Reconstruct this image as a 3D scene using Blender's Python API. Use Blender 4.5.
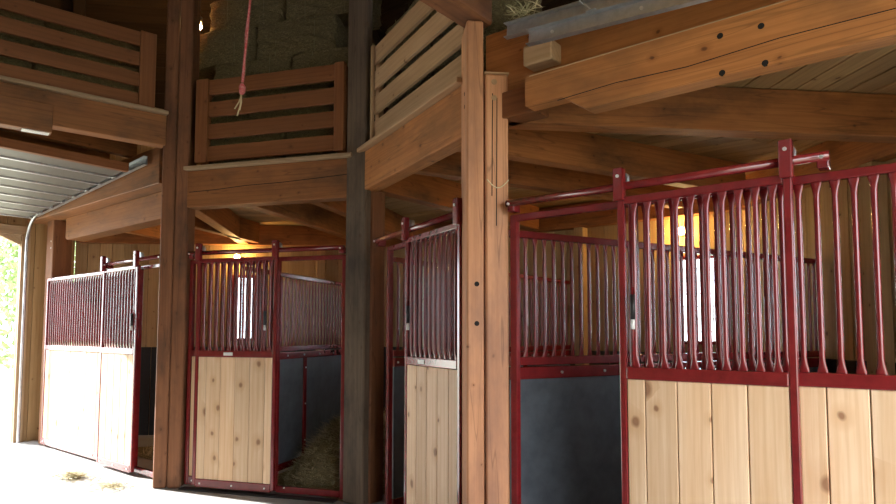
import bpy, bmesh, math, random
from mathutils import Vector, Matrix
random.seed(7)
sc = bpy.context.scene
for o in list(bpy.data.objects): bpy.data.objects.remove(o)
COL = sc.collection
R = math.radians
cosd = lambda d: math.cos(R(d))
sind = lambda d: math.sin(R(d))

# ------------------------------------------------------------------ camera
F_PX, C_Y, PITCH, ROLL, YAW = 629.5456, 292.0285, .0643, .0015, -.6772
CAM = Vector((4.5625, -3.4970, 1.6401))
fw = Vector((math.sin(YAW)*math.cos(PITCH), math.cos(YAW)*math.cos(PITCH), math.sin(PITCH)))
rt = Vector((math.cos(YAW), -math.sin(YAW), 0)); up = rt.cross(fw)
r2 = math.cos(ROLL)*rt + math.sin(ROLL)*up; u2 = -math.sin(ROLL)*rt + math.cos(ROLL)*up
cd = bpy.data.cameras.new('camera'); cam = bpy.data.objects.new('camera', cd); COL.objects.link(cam)
cd.sensor_width = 36; cd.lens = F_PX/896*36; cd.shift_y = (C_Y-252)/896; cd.clip_start = .05
cam.matrix_world = Matrix(((r2.x, u2.x, -fw.x, CAM.x), (r2.y, u2.y, -fw.y, CAM.y), (r2.z, u2.z, -fw.z, CAM.z), (0, 0, 0, 1)))
sc.camera = cam

# ------------------------------------------------------------------ sky, sun, exposure
SUN_EL = 26
w = bpy.data.worlds.new('world'); sc.world = w; w.use_nodes = True
nt = w.node_tree; nt.nodes.clear()
bg = nt.nodes.new('ShaderNodeBackground'); bg.inputs[0].default_value = (.92, .95, 1.0, 1); bg.inputs[1].default_value = 2.6   # bright hazy sky
out = nt.nodes.new('ShaderNodeOutputWorld'); nt.links.new(bg.outputs[0], out.inputs[0])
sl = bpy.data.lights.new('sun', 'SUN'); sl.energy = 6.5; sl.angle = R(.6); sl.color = (1, .97, .92)
so = bpy.data.objects.new('sun', sl); COL.objects.link(so)
so.rotation_euler = Vector((.96*cosd(SUN_EL), .28*cosd(SUN_EL), -sind(SUN_EL))).to_track_quat('-Z', 'Y').to_euler()
so.location = (-30, -5, 14)
vs = sc.view_settings
vs.view_transform = 'Standard'; vs.look = 'None'; vs.gamma = 1; vs.use_curve_mapping = False
vs.exposure = 1.95

# ------------------------------------------------------------------ materials
def mat_new(name):
    m = bpy.data.materials.new(name); m.use_nodes = True
    return m, m.node_tree, m.node_tree.nodes['Principled BSDF']
def ramp(nt, fac, stops):
    r = nt.nodes.new('ShaderNodeValToRGB'); e = r.color_ramp.elements
    e[0].position, e[0].color = stops[0][0], (*stops[0][1], 1)
    e[1].position, e[1].color = stops[-1][0], (*stops[-1][1], 1)
    for p, c in stops[1:-1]:
        q = e.new(p); q.color = (*c, 1)
    nt.links.new(fac, r.inputs[0]); return r.outputs[0]
def mixc(nt, fac, a, b, mode='MIX'):
    m = nt.nodes.new('ShaderNodeMix'); m.data_type = 'RGBA'; m.blend_type = mode
    for i, v in ((0, fac), (6, a), (7, b)):
        if hasattr(v, 'is_linked') or hasattr(v, 'links'): nt.links.new(v, m.inputs[i])
        elif isinstance(v, (int, float)): m.inputs[i].default_value = v
        else: m.inputs[i].default_value = (*v, 1)
    return m.outputs[2]
def vmath(nt, op, a, b):
    n = nt.nodes.new('ShaderNodeVectorMath'); n.operation = op
    for i, v in ((0, a), (1, b)):
        if hasattr(v, 'links'): nt.links.new(v, n.inputs[i])
        else: n.inputs[i].default_value = v
    return n.outputs[0]
def noise(nt, vec, scale, detail=3, rough=.55, dist=0):
    n = nt.nodes.new('ShaderNodeTexNoise'); n.inputs['Scale'].default_value = scale
    n.inputs['Detail'].default_value = detail; n.inputs['Roughness'].default_value = rough; n.inputs['Distortion'].default_value = dist
    if vec is not None: nt.links.new(vec, n.inputs['Vector'])
    return n.outputs[0]
def maprange(nt, v, a, b, c, d):
    n = nt.nodes.new('ShaderNodeMapRange'); nt.links.new(v, n.inputs[0])
    for i, x in enumerate((a, b, c, d)): n.inputs[i+1].default_value = x
    return n.outputs[0]
def knot_vec(nt, vec):
    s_ = nt.nodes.new('ShaderNodeSeparateXYZ'); nt.links.new(vec, s_.inputs[0])
    ad = nt.nodes.new('ShaderNodeMath'); ad.operation = 'ADD'; nt.links.new(s_.outputs[1], ad.inputs[0]); nt.links.new(s_.outputs[2], ad.inputs[1])
    c_ = nt.nodes.new('ShaderNodeCombineXYZ'); nt.links.new(s_.outputs[0], c_.inputs[0]); nt.links.new(ad.outputs[0], c_.inputs[1])
    return vmath(nt, 'MULTIPLY', c_.outputs[0], (3.6, 4.6, 0))
def wood(name, light, dark, grain, rough=.6, knots=0.0, stain=None, vary=.18, ring=.22, knotcol=(.12, .045, .015), spread=1.0):
    """timber: grain runs along the piece's own x axis"""
    m, nt, b = mat_new(name)
    tc = nt.nodes.new('ShaderNodeTexCoord'); oi = nt.nodes.new('ShaderNodeObjectInfo')
    rnd = oi.outputs['Random']
    cx = nt.nodes.new('ShaderNodeCombineXYZ')
    mu = nt.nodes.new('ShaderNodeMath'); mu.operation = 'MULTIPLY'; mu.inputs[1].default_value = 37.0
    nt.links.new(rnd, mu.inputs[0])
    for i in range(3): nt.links.new(mu.outputs[0], cx.inputs[i])
    vec = vmath(nt, 'ADD', tc.outputs['Object'], cx.outputs[0])
    v1 = vmath(nt, 'MULTIPLY', vec, (.8, 8*spread, 8*spread))
    col = ramp(nt, noise(nt, v1, 1.0, 4, .6, .4), [(.3, dark), (.7, light)])
    # growth-ring lines
    wv = nt.nodes.new('ShaderNodeTexWave'); wv.wave_type = 'RINGS'; wv.rings_direction = 'X'
    wv.inputs['Scale'].default_value = 1.0; wv.inputs['Distortion'].default_value = 5; wv.inputs['Detail'].default_value = 2; wv.inputs['Detail Scale'].default_value = .6
    nt.links.new(vmath(nt, 'MULTIPLY', vec, (.55, 9*spread, 9*spread)), wv.inputs['Vector'])
    col = mixc(nt, maprange(nt, wv.outputs['Fac'], .55, 1, 0, ring), col, grain)
    fine = noise(nt, vmath(nt, 'MULTIPLY', vec, (3, 90, 90)), 1.0, 2, .6)
    col = mixc(nt, maprange(nt, fine, .4, .8, 0, .35), col, grain)
    if knots:
        vo = nt.nodes.new('ShaderNodeTexVoronoi'); vo.voronoi_dimensions = '2D'; vo.inputs['Scale'].default_value = 1.0
        wob = vmath(nt, 'MULTIPLY', vec, (9, 22, 22)); wn_ = nt.nodes.new('ShaderNodeTexNoise'); wn_.inputs['Scale'].default_value = 1; nt.links.new(wob, wn_.inputs['Vector'])
        vk = vmath(nt, 'ADD', knot_vec(nt, vec), vmath(nt, 'MULTIPLY', wn_.outputs['Color'], (.10, .10, 0)))
        nt.links.new(vk, vo.inputs['Vector'])
        sp = nt.nodes.new('ShaderNodeSeparateColor'); nt.links.new(vo.outputs['Color'], sp.inputs[0])
        some = maprange(nt, sp.outputs[0], .58, .60, 0, 1)          # only some cells hold a knot
        def gated(v):
            g = nt.nodes.new('ShaderNodeMath'); g.operation = 'MULTIPLY'; nt.links.new(v, g.inputs[0]); nt.links.new(some, g.inputs[1]); return g.outputs[0]
        dm = nt.nodes.new('ShaderNodeMath'); dm.operation = 'MULTIPLY'; nt.links.new(vo.outputs['Distance'], dm.inputs[0]); nt.links.new(maprange(nt, sp.outputs[1], 0, 1, .7, 2.4), dm.inputs[1])
        col = mixc(nt, gated(maprange(nt, dm.outputs[0], .30*knots, .09*knots, 0, .5)), col, grain)
        col = mixc(nt, gated(maprange(nt, dm.outputs[0], .105*knots, .05*knots, 0, .85)), col, knotcol)
    if stain:
        st = noise(nt, vmath(nt, 'MULTIPLY', vec, (1.1, 2.6, 2.6)), 1.0, 5, .65)
        col = mixc(nt, maprange(nt, st, .47, .72, 0, .85), col, stain)
        ck = noise(nt, vmath(nt, 'MULTIPLY', vec, (.5, 11, 11)), 1.0, 1, .5, .2)
        cr = nt.nodes.new('ShaderNodeMath'); cr.operation = 'SUBTRACT'; nt.links.new(ck, cr.inputs[0]); cr.inputs[1].default_value = .5
        ab = nt.nodes.new('ShaderNodeMath'); ab.operation = 'ABSOLUTE'; nt.links.new(cr.outputs[0], ab.inputs[0])
        col = mixc(nt, maprange(nt, ab.outputs[0], .010, .003, 0, .3), col, (.02, .012, .008))
    hs = nt.nodes.new('ShaderNodeHueSaturation'); nt.links.new(col, hs.inputs['Color'])
    nt.links.new(maprange(nt, rnd, 0, 1, 1-vary, 1+vary), hs.inputs['Value'])
    nt.links.new(hs.outputs[0], b.inputs['Base Color'])
    b.inputs['Roughness'].default_value = rough; b.inputs['Specular IOR Level'].default_value = .3
    bp = nt.nodes.new('ShaderNodeBump'); bp.inputs['Strength'].default_value = .25; bp.inputs['Distance'].default_value = .004
    nt.links.new(fine, bp.inputs['Height']); nt.links.new(bp.outputs[0], b.inputs['Normal'])
    return m
def plain(name, col, rough=.5, metal=0, spec=.5, noisy=None, nscale=8, coat=0, emit=None, estr=0):
    m, nt, b = mat_new(name)
    b.inputs['Base Color'].default_value = (*col, 1); b.inputs['Roughness'].default_value = rough
    b.inputs['Metallic'].default_value = metal; b.inputs['Specular IOR Level'].default_value = spec
    b.inputs['Coat Weight'].default_value = coat; b.inputs['Coat Roughness'].default_value = .12
    if noisy:
        tc = nt.nodes.new('ShaderNodeTexCoord')
        n = noise(nt, tc.outputs['Object'], nscale, 5, .65)
        nt.links.new(mixc(nt, maprange(nt, n, .35, .75, 0, 1), col, noisy), b.inputs['Base Color'])
    if emit:
        b.inputs['Emission Color'].default_value = (*emit, 1); b.inputs['Emission Strength'].default_value = estr
    return m
M = {}
M['pine'] = wood('pine_boards', (.82, .62, .42), (.70, .46, .265), (.56, .32, .155), .55, knots=1.5, vary=.10, ring=.22, knotcol=(.26, .12, .06))
M['wall'] = wood('wall_boards', (.50, .325, .155), (.38, .235, .105), (.26, .145, .06), .6, knots=.7, vary=.16)
M['timber'] = wood('fir_timber', (.52, .205, .062), (.38, .140, .042), (.23, .078, .023), .62, knots=.5, stain=(.085, .042, .021), vary=.14)
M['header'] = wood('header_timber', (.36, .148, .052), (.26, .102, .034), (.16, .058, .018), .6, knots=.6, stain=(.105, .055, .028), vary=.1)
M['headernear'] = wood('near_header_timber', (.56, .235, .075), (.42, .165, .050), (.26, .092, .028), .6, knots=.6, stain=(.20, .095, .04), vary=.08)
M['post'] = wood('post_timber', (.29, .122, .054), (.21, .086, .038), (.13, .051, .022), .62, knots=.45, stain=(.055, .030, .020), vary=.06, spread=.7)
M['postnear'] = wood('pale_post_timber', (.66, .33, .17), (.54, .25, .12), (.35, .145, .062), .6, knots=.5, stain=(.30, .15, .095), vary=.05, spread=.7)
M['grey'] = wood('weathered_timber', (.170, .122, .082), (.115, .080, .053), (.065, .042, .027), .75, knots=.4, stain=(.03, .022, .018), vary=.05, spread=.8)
M['slat'] = wood('loft_slats', (.27, .105, .037), (.20, .072, .024), (.12, .040, .012), .6, knots=.6, vary=.1)
M['slatpale'] = wood('pale_slats', (.50, .33, .19), (.39, .24, .125), (.26, .145, .068), .6, knots=.6, vary=.08)
M['cap'] = wood('cap_board', (.50, .36, .22), (.40, .27, .16), (.27, .17, .09), .65, vary=.1)
M['ceil'] = wood('loft_floor_planks', (.55, .36, .165), (.40, .25, .11), (.24, .14, .055), .6, knots=.6, vary=.22)
M['roof'] = wood('roof_boards', (.075, .042, .022), (.045, .025, .013), (.03, .016, .008), .7, vary=.2)
M['maroon'] = plain('maroon_paint', (.20, .014, .016), .25, coat=.5, noisy=(.13, .008, .010), nscale=14)
M['rubber'] = plain('black_rubber_panel', (.056, .066, .078), .42, noisy=(.105, .122, .142), nscale=5)
M['liner'] = plain('black_wall_liner', (.010, .011, .012), .6)
M['galv'] = plain('galvanised_steel', (.55, .57, .60), .35, metal=.85, noisy=(.40, .42, .45), nscale=20)
M['doorpanel'] = plain('door_panel_paint', (.14, .13, .112), .5, noisy=(.115, .106, .09), nscale=6)
M['bolt'] = plain('bright_bolt', (.75, .74, .72), .3, metal=.7)
M['black'] = plain('black_plastic', (.012, .012, .013), .4)
M['white'] = plain('white_plastic', (.7, .7, .68), .4)
M['hole'] = plain('bolt_hole', (.006, .004, .003), .9)
M['twine'] = plain('red_twine', (.62, .07, .075), .7, noisy=(.70, .35, .33), nscale=60)
M['straw1'] = plain('straw_colour', (.62, .53, .31), .7)
M['straw2'] = plain('hay_green', (.34, .31, .16), .8)
M['hay'] = None
M['bulb'] = plain('lamp_bulb', (1, .8, .5), .4, emit=(1, .62, .22), estr=110)
M['bulbloft'] = plain('loft_lamp_bulb', (1, .8, .5), .4, emit=(1, .60, .20), estr=170)
M['glass'] = None
M['leaf'] = plain('leaf_green', (.20, .30, .11), .6, noisy=(.28, .38, .17), nscale=3)
M['bark'] = plain('bark', (.10, .07, .05), .9)
def mk_hay():
    m, nt, b = mat_new('hay_bale_fibre')
    tc = nt.nodes.new('ShaderNodeTexCoord')
    v = vmath(nt, 'MULTIPLY', tc.outputs['Object'], (1, 1, 2.2))
    n = noise(nt, v, 34, 6, .75, 1.2); n2 = noise(nt, tc.outputs['Object'], 5, 3)
    c = ramp(nt, n, [(.3, (.06, .048, .020)), (.5, (.24, .19, .085)), (.72, (.52, .42, .20))])
    c = mixc(nt, maprange(nt, n2, .4, .7, 0, .5), c, (.20, .155, .07))
    nt.links.new(c, b.inputs['Base Color']); b.inputs['Roughness'].default_value = .9
    bp = nt.nodes.new('ShaderNodeBump'); bp.inputs['Strength'].default_value = 1; bp.inputs['Distance'].default_value = .03
    nt.links.new(n, bp.inputs['Height']); nt.links.new(bp.outputs[0], b.inputs['Normal']); return m
M['hay'] = mk_hay()
def mk_glass():
    m, nt, b = mat_new('window_glass')
    b.inputs['Base Color'].default_value = (.95, .97, 1, 1); b.inputs['Roughness'].default_value = .05
    b.inputs['Transmission Weight'].default_value = 1; b.inputs['IOR'].default_value = 1.05
    return m
M['glass'] = mk_glass()
def mk_concrete():
    m, nt, b = mat_new('concrete_floor')
    tc = nt.nodes.new('ShaderNodeTexCoord')
    n = noise(nt, tc.outputs['Object'], 1.4, 6, .6); n2 = noise(nt, tc.outputs['Object'], 55, 3, .7)
    c = ramp(nt, n, [(.3, (.27, .268, .26)), (.7, (.38, .378, .37))])
    c = mixc(nt, maprange(nt, n2, .45, .75, 0, .25), c, (.24, .235, .22))
    nt.links.new(c, b.inputs['Base Color']); b.inputs['Roughness'].default_value = .7
    bp = nt.nodes.new('ShaderNodeBump'); bp.inputs['Strength'].default_value = .3; bp.inputs['Distance'].default_value = .01
    nt.links.new(n2, bp.inputs['Height']); nt.links.new(bp.outputs[0], b.inputs['Normal']); return m
M['concrete'] = mk_concrete()
M['grass'] = plain('gravel_and_grass', (.42, .40, .34), .9, noisy=(.26, .29, .16), nscale=.25)

# ------------------------------------------------------------------ object helpers
WM = {}          # world matrices of the objects made here
def link(name, me, mat, Mw, parent=None):
    o = bpy.data.objects.new(name, me); COL.objects.link(o)
    if me is not None and mat is not None and not me.materials: me.materials.append(mat)
    WM[o.name] = Mw.copy()
    if parent is not None:
        o.parent = parent; o.matrix_basis = WM[parent.name].inverted() @ Mw
    else: o.matrix_basis = Mw
    return o
def tag(o, label=None, cat=None, group=None, kind=None):
    if label: o['label'] = label
    if cat: o['category'] = cat
    if group: o['group'] = group
    if kind: o['kind'] = kind
    return o
def thing(name, loc, label, cat, group=None, rz=0):
    return tag(link(name, None, None, Matrix.Translation(loc) @ Matrix.Rotation(rz, 4, 'Z')), label, cat, group)
CACHE = {}
def mesh_from_bm(bm, name, smooth=False):
    me = bpy.data.meshes.new(name); bm.normal_update(); bm.to_mesh(me); bm.free()
    if smooth:
        for p in me.polygons: p.use_smooth = True
    return me
def box_mesh(L, W, T, bev, mat, segs=1):
    k = ('b', round(L, 4), round(W, 4), round(T, 4), bev, mat, segs)
    if k not in CACHE:
        bm = bmesh.new(); bmesh.ops.create_cube(bm, size=1)
        bmesh.ops.scale(bm, vec=(L, W, T), verts=bm.verts)
        if bev: bmesh.ops.bevel(bm, geom=bm.edges[:], offset=min(bev, .45*min(L, W, T)), segments=segs, affect='EDGES', profile=.5)
        me = mesh_from_bm(bm, 'box'); me.materials.append(M[mat]); CACHE[k] = me
    return CACHE[k]
def frame(p0, p1, zup=Vector((0, 0, 1))):
    x = (p1-p0).normalized()
    z = zup - x*zup.dot(x)
    if z.length < 1e-4: z = Vector((0, 1, 0)) - x*x.y
    z.normalize(); y = z.cross(x)
    c = (p0+p1)/2
    return Matrix(((x.x, y.x, z.x, c.x), (x.y, y.y, z.y, c.y), (x.z, y.z, z.z, c.z), (0, 0, 0, 1)))
def beam(name, p0, p1, W, T, mat, parent=None, bev=.006, zup=Vector((0, 0, 1)), roll=0, segs=1):
    """box along p0-p1, W across, T along zup"""
    p0, p1 = Vector(p0), Vector(p1)
    Mw = frame(p0, p1, zup)
    if roll: Mw = Mw @ Matrix.Rotation(roll, 4, 'X')
    return link(name, box_mesh((p1-p0).length, W, T, bev, mat, segs), None, Mw, parent)
def tube_mesh(L, r, mat, n=12):
    k = ('t', round(L, 4), r, mat, n)
    if k not in CACHE:
        bm = bmesh.new(); bmesh.ops.create_cone(bm, cap_ends=True, segments=n, radius1=r, radius2=r, depth=L)
        bmesh.ops.rotate(bm, cent=(0, 0, 0), matrix=Matrix.Rotation(R(90), 3, 'Y'), verts=bm.verts)
        me = mesh_from_bm(bm, 'tube', True); me.materials.append(M[mat])
        for p in me.polygons:
            if len(p.vertices) > 4: p.use_smooth = False
        CACHE[k] = me
    return CACHE[k]
def tube(name, p0, p1, r, mat, parent=None, n=12):
    p0, p1 = Vector(p0), Vector(p1)
    return link(name, tube_mesh((p1-p0).length, r, mat, n), None, frame(p0, p1), parent)
def bar_mesh(L, r=.0138):
    """upright grille bar, round in the middle, pressed flat and flared at both ends (local z up, flat face towards y)"""
    k = ('bar', round(L, 3), r)
    if k not in CACHE:
        n = 10; e = .075
        prof = [(0, 1.75, .32), (.012, 1.68, .36), (.03, 1.4, .6), (.052, 1.12, .88), (e, 1, 1)]
        prof += [(L-h, a, b) for h, a, b in reversed(prof)]
        vs_, fs = [], []
        for z, a, b in prof:
            for i in range(n):
                t = 2*math.pi*i/n; vs_.append((r*a*math.cos(t), r*b*math.sin(t), z))
        for j in range(len(prof)-1):
            for i in range(n):
                fs.append((j*n+i, j*n+(i+1) % n, (j+1)*n+(i+1) % n, (j+1)*n+i))
        me = bpy.data.meshes.new('bar'); me.from_pydata(vs_, [], fs)
        for p in me.polygons: p.use_smooth = True
        me.materials.append(M['maroon']); CACHE[k] = me
    return CACHE[k]
def prism(name, pts, z0, z1, mat, parent=None):
    """extruded polygon, counter-clockwise xy points"""
    n = len(pts)
    v = [(x, y, z0) for x, y in pts] + [(x, y, z1) for x, y in pts]
    f = [tuple(reversed(range(n))), tuple(range(n, 2*n))] + [(i, (i+1) % n, n+(i+1) % n, n+i) for i in range(n)]
    me = bpy.data.meshes.new(name); me.from_pydata(v, [], f); me.materials.append(M[mat])
    return link(name, me, None, Matrix.Identity(4), parent)
def poly_obj(name, verts, faces, mat, parent=None, Mw=None):
    me = bpy.data.meshes.new(name); me.from_pydata([tuple(v) for v in verts], [], faces); me.materials.append(M[mat])
    return link(name, me, None, Mw or Matrix.Identity(4), parent)
def clip(poly, n, c, keep_le):
    out = []
    for i in range(len(poly)):
        a, b = poly[i], poly[(i+1) % len(poly)]
        da, db = a.dot(n)-c, b.dot(n)-c
        if not keep_le: da, db = -da, -db
        if da <= 1e-9: out.append(a)
        if (da < 0) != (db < 0) and abs(da-db) > 1e-12: out.append(a + (b-a)*(da/(da-db)))
    return out
def strip_planks(name, poly, ang, width, gap, T, Mw, mat, parent, jitter=0):
    """split a flat convex polygon (2-D points in the plane of Mw) into separate planks running along ang; local +z is the plank's back"""
    d = Vector((math.cos(ang), math.sin(ang))); n = Vector((-d.y, d.x))
    poly = [Vector(p) for p in poly]
    lo = min(p.dot(n) for p in poly); hi = max(p.dot(n) for p in poly)
    k = 0; c = lo
    while c < hi-.01:
        q = clip(poly, n, c+gap/2, False)
        if len(q) > 2: q = clip(q, n, min(c+width, hi)-gap/2, True)
        c += width; k += 1
        uq = []
        for p in q:
            if not uq or (p-uq[-1]).length > 1e-4: uq.append(p)
        if len(uq) > 2 and (uq[0]-uq[-1]).length < 1e-4: uq.pop()
        if len(uq) < 3: continue
        cen = sum(uq, Vector((0, 0)))/len(uq)
        loc = [((p-cen).dot(d), (p-cen).dot(n)) for p in uq]
        m = len(loc); dz = random.uniform(0, jitter)
        v = [(x, y, dz) for x, y in loc] + [(x, y, T) for x, y in loc]
        f = [tuple(reversed(range(m))), tuple(range(m, 2*m))] + [(i, (i+1) % m, m+(i+1) % m, m+i) for i in range(m)]
        me = bpy.data.meshes.new(name); me.from_pydata(v, [], f); me.materials.append(M[mat])
        loM = Matrix(((d.x, n.x, 0, cen.x), (d.y, n.y, 0, cen.y), (0, 0, 1, 0), (0, 0, 0, 1)))
        link(name, me, None, Mw @ loM, parent)

# ------------------------------------------------------------------ plan of the barn
A_ = 2.0703; B_ = A_*math.tan(math.pi/8); RC = A_/sind(45); OY = B_-RC         # inner octagon of posts, centre (0, OY)
AP = 6.4; HS = AP*math.tan(math.pi/8)                                             # outer octagon walls
def V(deg, z=0): return Vector((RC*cosd(deg), OY+RC*sind(deg), z))
def side(d0, d1):
    if d0 == 180: return aisle_side()
    p, q = V(d0), V(d1); d = (q-p).normalized(); return p, d, Vector((d.y, -d.x, 0)), (q-p).length
def aisle_side():
    """the raised loft edge over the left end of the aisle"""
    d = Vector((.208, .978, 0)).normalized(); q = V(135); return q-d*2.24, d, Vector((d.y, -d.x, 0)), 2.24
def wall_frame(deg):
    """origin at the wall's left end seen from inside, x along it, y out of the room, z up"""
    n = Vector((cosd(deg), sind(deg), 0)); x = Vector((sind(deg), -cosd(deg), 0))
    o = Vector((0, OY, 0)) + n*AP - x*HS
    return Matrix(((x.x, n.x, 0, o.x), (x.y, n.y, 0, o.y), (0, 0, 1, 0), (0, 0, 0, 1)))
CEIL = 3.40; JB = 3.08; EAVE = 5.2; AISLE_CEIL = 4.05

# floor, ground
N8 = [((AP+.05)/cosd(22.5)*cosd(22.5+45*i), OY+(AP+.05)/cosd(22.5)*sind(22.5+45*i)) for i in range(8)]
tag(prism('floor', N8, -.12, 0, 'concrete'), kind='structure')
tag(poly_obj('ground', [(-60, -60, -.14), (60, -60, -.14), (60, 60, -.14), (-60, 60, -.14)], [(0, 1, 2, 3)], 'grass'), kind='structure')

# outer walls
PW = 2*HS/28
def wall(name, deg, openings=(), planks=True, liner=None):
    """openings: (first plank, last plank + 1, z0, z1)"""
    W_ = wall_frame(deg); L = 2*HS
    us = sorted({0, 28} | {u for o in openings for u in o[:2]})
    v, f = [], []
    def rect(u0, u1, z0, z1):
        b = len(v)
        for y in (.022, .08):
            v.extend([(u0, y, z0), (u1, y, z0), (u1, y, z1), (u0, y, z1)])
        f.extend([(b, b+1, b+2, b+3), (b+7, b+6, b+5, b+4), (b, b+4, b+5, b+1), (b+1, b+5, b+6, b+2), (b+2, b+6, b+7, b+3), (b+3, b+7, b+4, b)])
    for u0, u1 in zip(us[:-1], us[1:]):
        hit = [o for o in openings if o[0] < u1 and o[1] > u0]
        if not hit: rect(u0*PW, u1*PW, 0, EAVE)
        for o in hit:
            if o[2] > .01: rect(u0*PW, u1*PW, 0, o[2])
            rect(u0*PW, u1*PW, o[3], EAVE)
    wl = tag(poly_obj(name, v, f, 'wall', None, W_), kind='structure')
    if planks:
        for i in range(28):
            hit = [o for o in openings if o[0] <= i < o[1]]
            spans = [(0, EAVE)] if not hit else [s for s in ((0, hit[0][2]), (hit[0][3], EAVE)) if s[1]-s[0] > .01]
            for z0, z1 in spans:
                a = W_ @ Vector(((i+.5)*PW, .011, z0)); b = W_ @ Vector(((i+.5)*PW, .011, z1))
                y = W_.to_3x3() @ Vector((0, 1, 0))
                beam('wall_plank', a, b, PW-.006, .020, 'wall', wl, .003, y)
    if liner:
        u = liner[0]
        while u < liner[1]-.05:
            u1 = min(u+1.22, liner[1])
            a = W_ @ Vector((u+.004, -.008, .7)); b = W_ @ Vector((u1-.004, -.008, .7))
            beam('wall_liner', a, b, .012, 1.40, 'liner', wl, .002)
            u = u1
    return wl
DOORP = (4, 24, 0, 3.1)      # the big doorway leaves four planks at each side
wl180 = wall('wall_left', 180, [(8-0, 28, 0, 3.1)] if 0 else [(4, 24, 0, 3.1)])
wl135 = wall('wall_back_left', 135, [(13, 15, 1.5, 2.58)], liner=(0, 2*HS))
wl90 = wall('wall_back', 90, [(5, 8, 1.5, 2.58), (24, 27, 1.5, 2.58)], liner=(0, 2*HS))
wl45 = wall('wall_back_right', 45, [(13, 17, 1.5, 2.58)], liner=(0, 2*HS))
wl0 = wall('wall_right', 0, [(4, 24, 0, 3.1)])
for nm, dg in (('wall_front_right', 315), ('wall_front', 270), ('wall_front_left', 225)): wall(nm, dg, planks=False)
def window(n, deg, p0, p1, z0, z1):
    W_ = wall_frame(deg); Y = W_.to_3x3() @ Vector((0, 1, 0)); P = lambda u, y, z: W_ @ Vector((u, y, z))
    u0, u1 = p0*PW, p1*PW
    wn = tag(link('window_%d' % n, None, None, W_ @ Matrix.Translation(((u0+u1)/2, 0, z0))), kind='structure')
    t = .045
    for z in (z0+t/2, z1-t/2): beam('window_frame', P(u0, .03, z), P(u1, .03, z), .09, t, 'maroon', wn, .003)
    for u in (u0+t/2, u1-t/2): beam('window_frame', P(u, .03, z0+t), P(u, .03, z1-t), .09, t, 'maroon', wn, .003, W_.to_3x3() @ Vector((1, 0, 0)))
    nx = max(2, round((u1-u0)/.15)); nz = 7
    for i in range(1, nx): beam('muntin', P(u0+(u1-u0)*i/nx, .03, z0+t), P(u0+(u1-u0)*i/nx, .03, z1-t), .014, .014, 'white', wn, 0)
    for j in range(1, nz): beam('muntin', P(u0+t, .031, z0+(z1-z0)*j/nz), P(u1-t, .031, z0+(z1-z0)*j/nz), .012, .012, 'white', wn, 0)
    beam('pane', P(u0+t, .05, (z0+z1)/2), P(u1-t, .05, (z0+z1)/2), .004, z1-z0-2*t, 'glass', wn, 0)
window(1, 135, 13, 15, 1.5, 2.58); window(2, 90, 5, 8, 1.5, 2.58); window(3, 90, 24, 27, 1.5, 2.58); window(4, 45, 13, 17, 1.5, 2.58)

# roof: eight boarded slopes with rafters on the hips
APEX = Vector((0, OY, 9.6)); RO_ = (AP+.1)/cosd(22.5)
for i, nm in enumerate(['roof_right', 'roof_back_right', 'roof_back', 'roof_back_left', 'roof_left', 'roof_front_left', 'roof_front', 'roof_front_right']):
    a0, a1 = R(45*i-22.5), R(45*i+22.5)
    p = Vector((RO_*math.cos(a0), OY+RO_*math.sin(a0), EAVE)); q = Vector((RO_*math.cos(a1), OY+RO_*math.sin(a1), EAVE))
    up_ = Vector((0, 0, .12))
    rf = tag(poly_obj(nm, [p+up_, q+up_, APEX+up_, p+up_*1.4, q+up_*1.4, APEX+up_*1.4], [(0, 2, 1), (3, 4, 5), (0, 1, 4, 3), (1, 2, 5, 4), (2, 0, 3, 5)], 'roof'), kind='structure')
    x = (q-p).normalized(); mid = (p+q)/2; y = (APEX-mid).normalized(); z = x.cross(y)
    W_ = Matrix(((x.x, y.x, z.x, mid.x), (x.y, y.y, z.y, mid.y), (x.z, y.z, z.z, mid.z), (0, 0, 0, 1)))
    if z.z < 0: W_ = W_ @ Matrix.Diagonal((1, 1, -1, 1))
    h = (APEX-mid).length; b = (q-p).length/2
    if i in (2, 3, 4): strip_planks('roof_board', [(-b, 0), (b, 0), (0, h)], 0, .24, .008, .03, W_, 'roof', rf)
for i, lab in ((1, 'dark hip rafter over the back corner beyond the near stall'), (2, 'dark hip rafter over the hay loft'), (3, 'dark hip rafter over the loft by the big doorway')):
    a0 = R(45*i+22.5); p = Vector((RO_*.985*math.cos(a0), OY+RO_*.985*math.sin(a0), EAVE-.1))
    tag(beam('hip_rafter', p, APEX+Vector((0, 0, -.25)), .14, .24, 'roof'), lab, 'rafter')

# ------------------------------------------------------------------ timber posts
def timber(name, x0, x1, y0, y1, z0, z1, ang, c, mat, parent):
    """upright timber, footprint in the post's own frame rotated by ang about c"""
    cx, cy = (x0+x1)/2, (y0+y1)/2
    o = Vector((c[0]+cx*math.cos(ang)-cy*math.sin(ang), c[1]+cx*math.sin(ang)+cy*math.cos(ang), 0))
    ydir = Vector((-math.sin(ang), math.cos(ang), 0))
    return beam(name, o+Vector((0, 0, z0)), o+Vector((0, 0, z1)), x1-x0, y1-y0, mat, parent, .012, ydir)
PS = .1415
def hole(parent, P, n, r=.013, mat='hole'):
    P = Vector(P); n = Vector(n).normalized()
    return tube('bolt_hole' if mat == 'hole' else 'peg', P-n*.01, P+n*.0015, r, mat, parent, 10)
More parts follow.
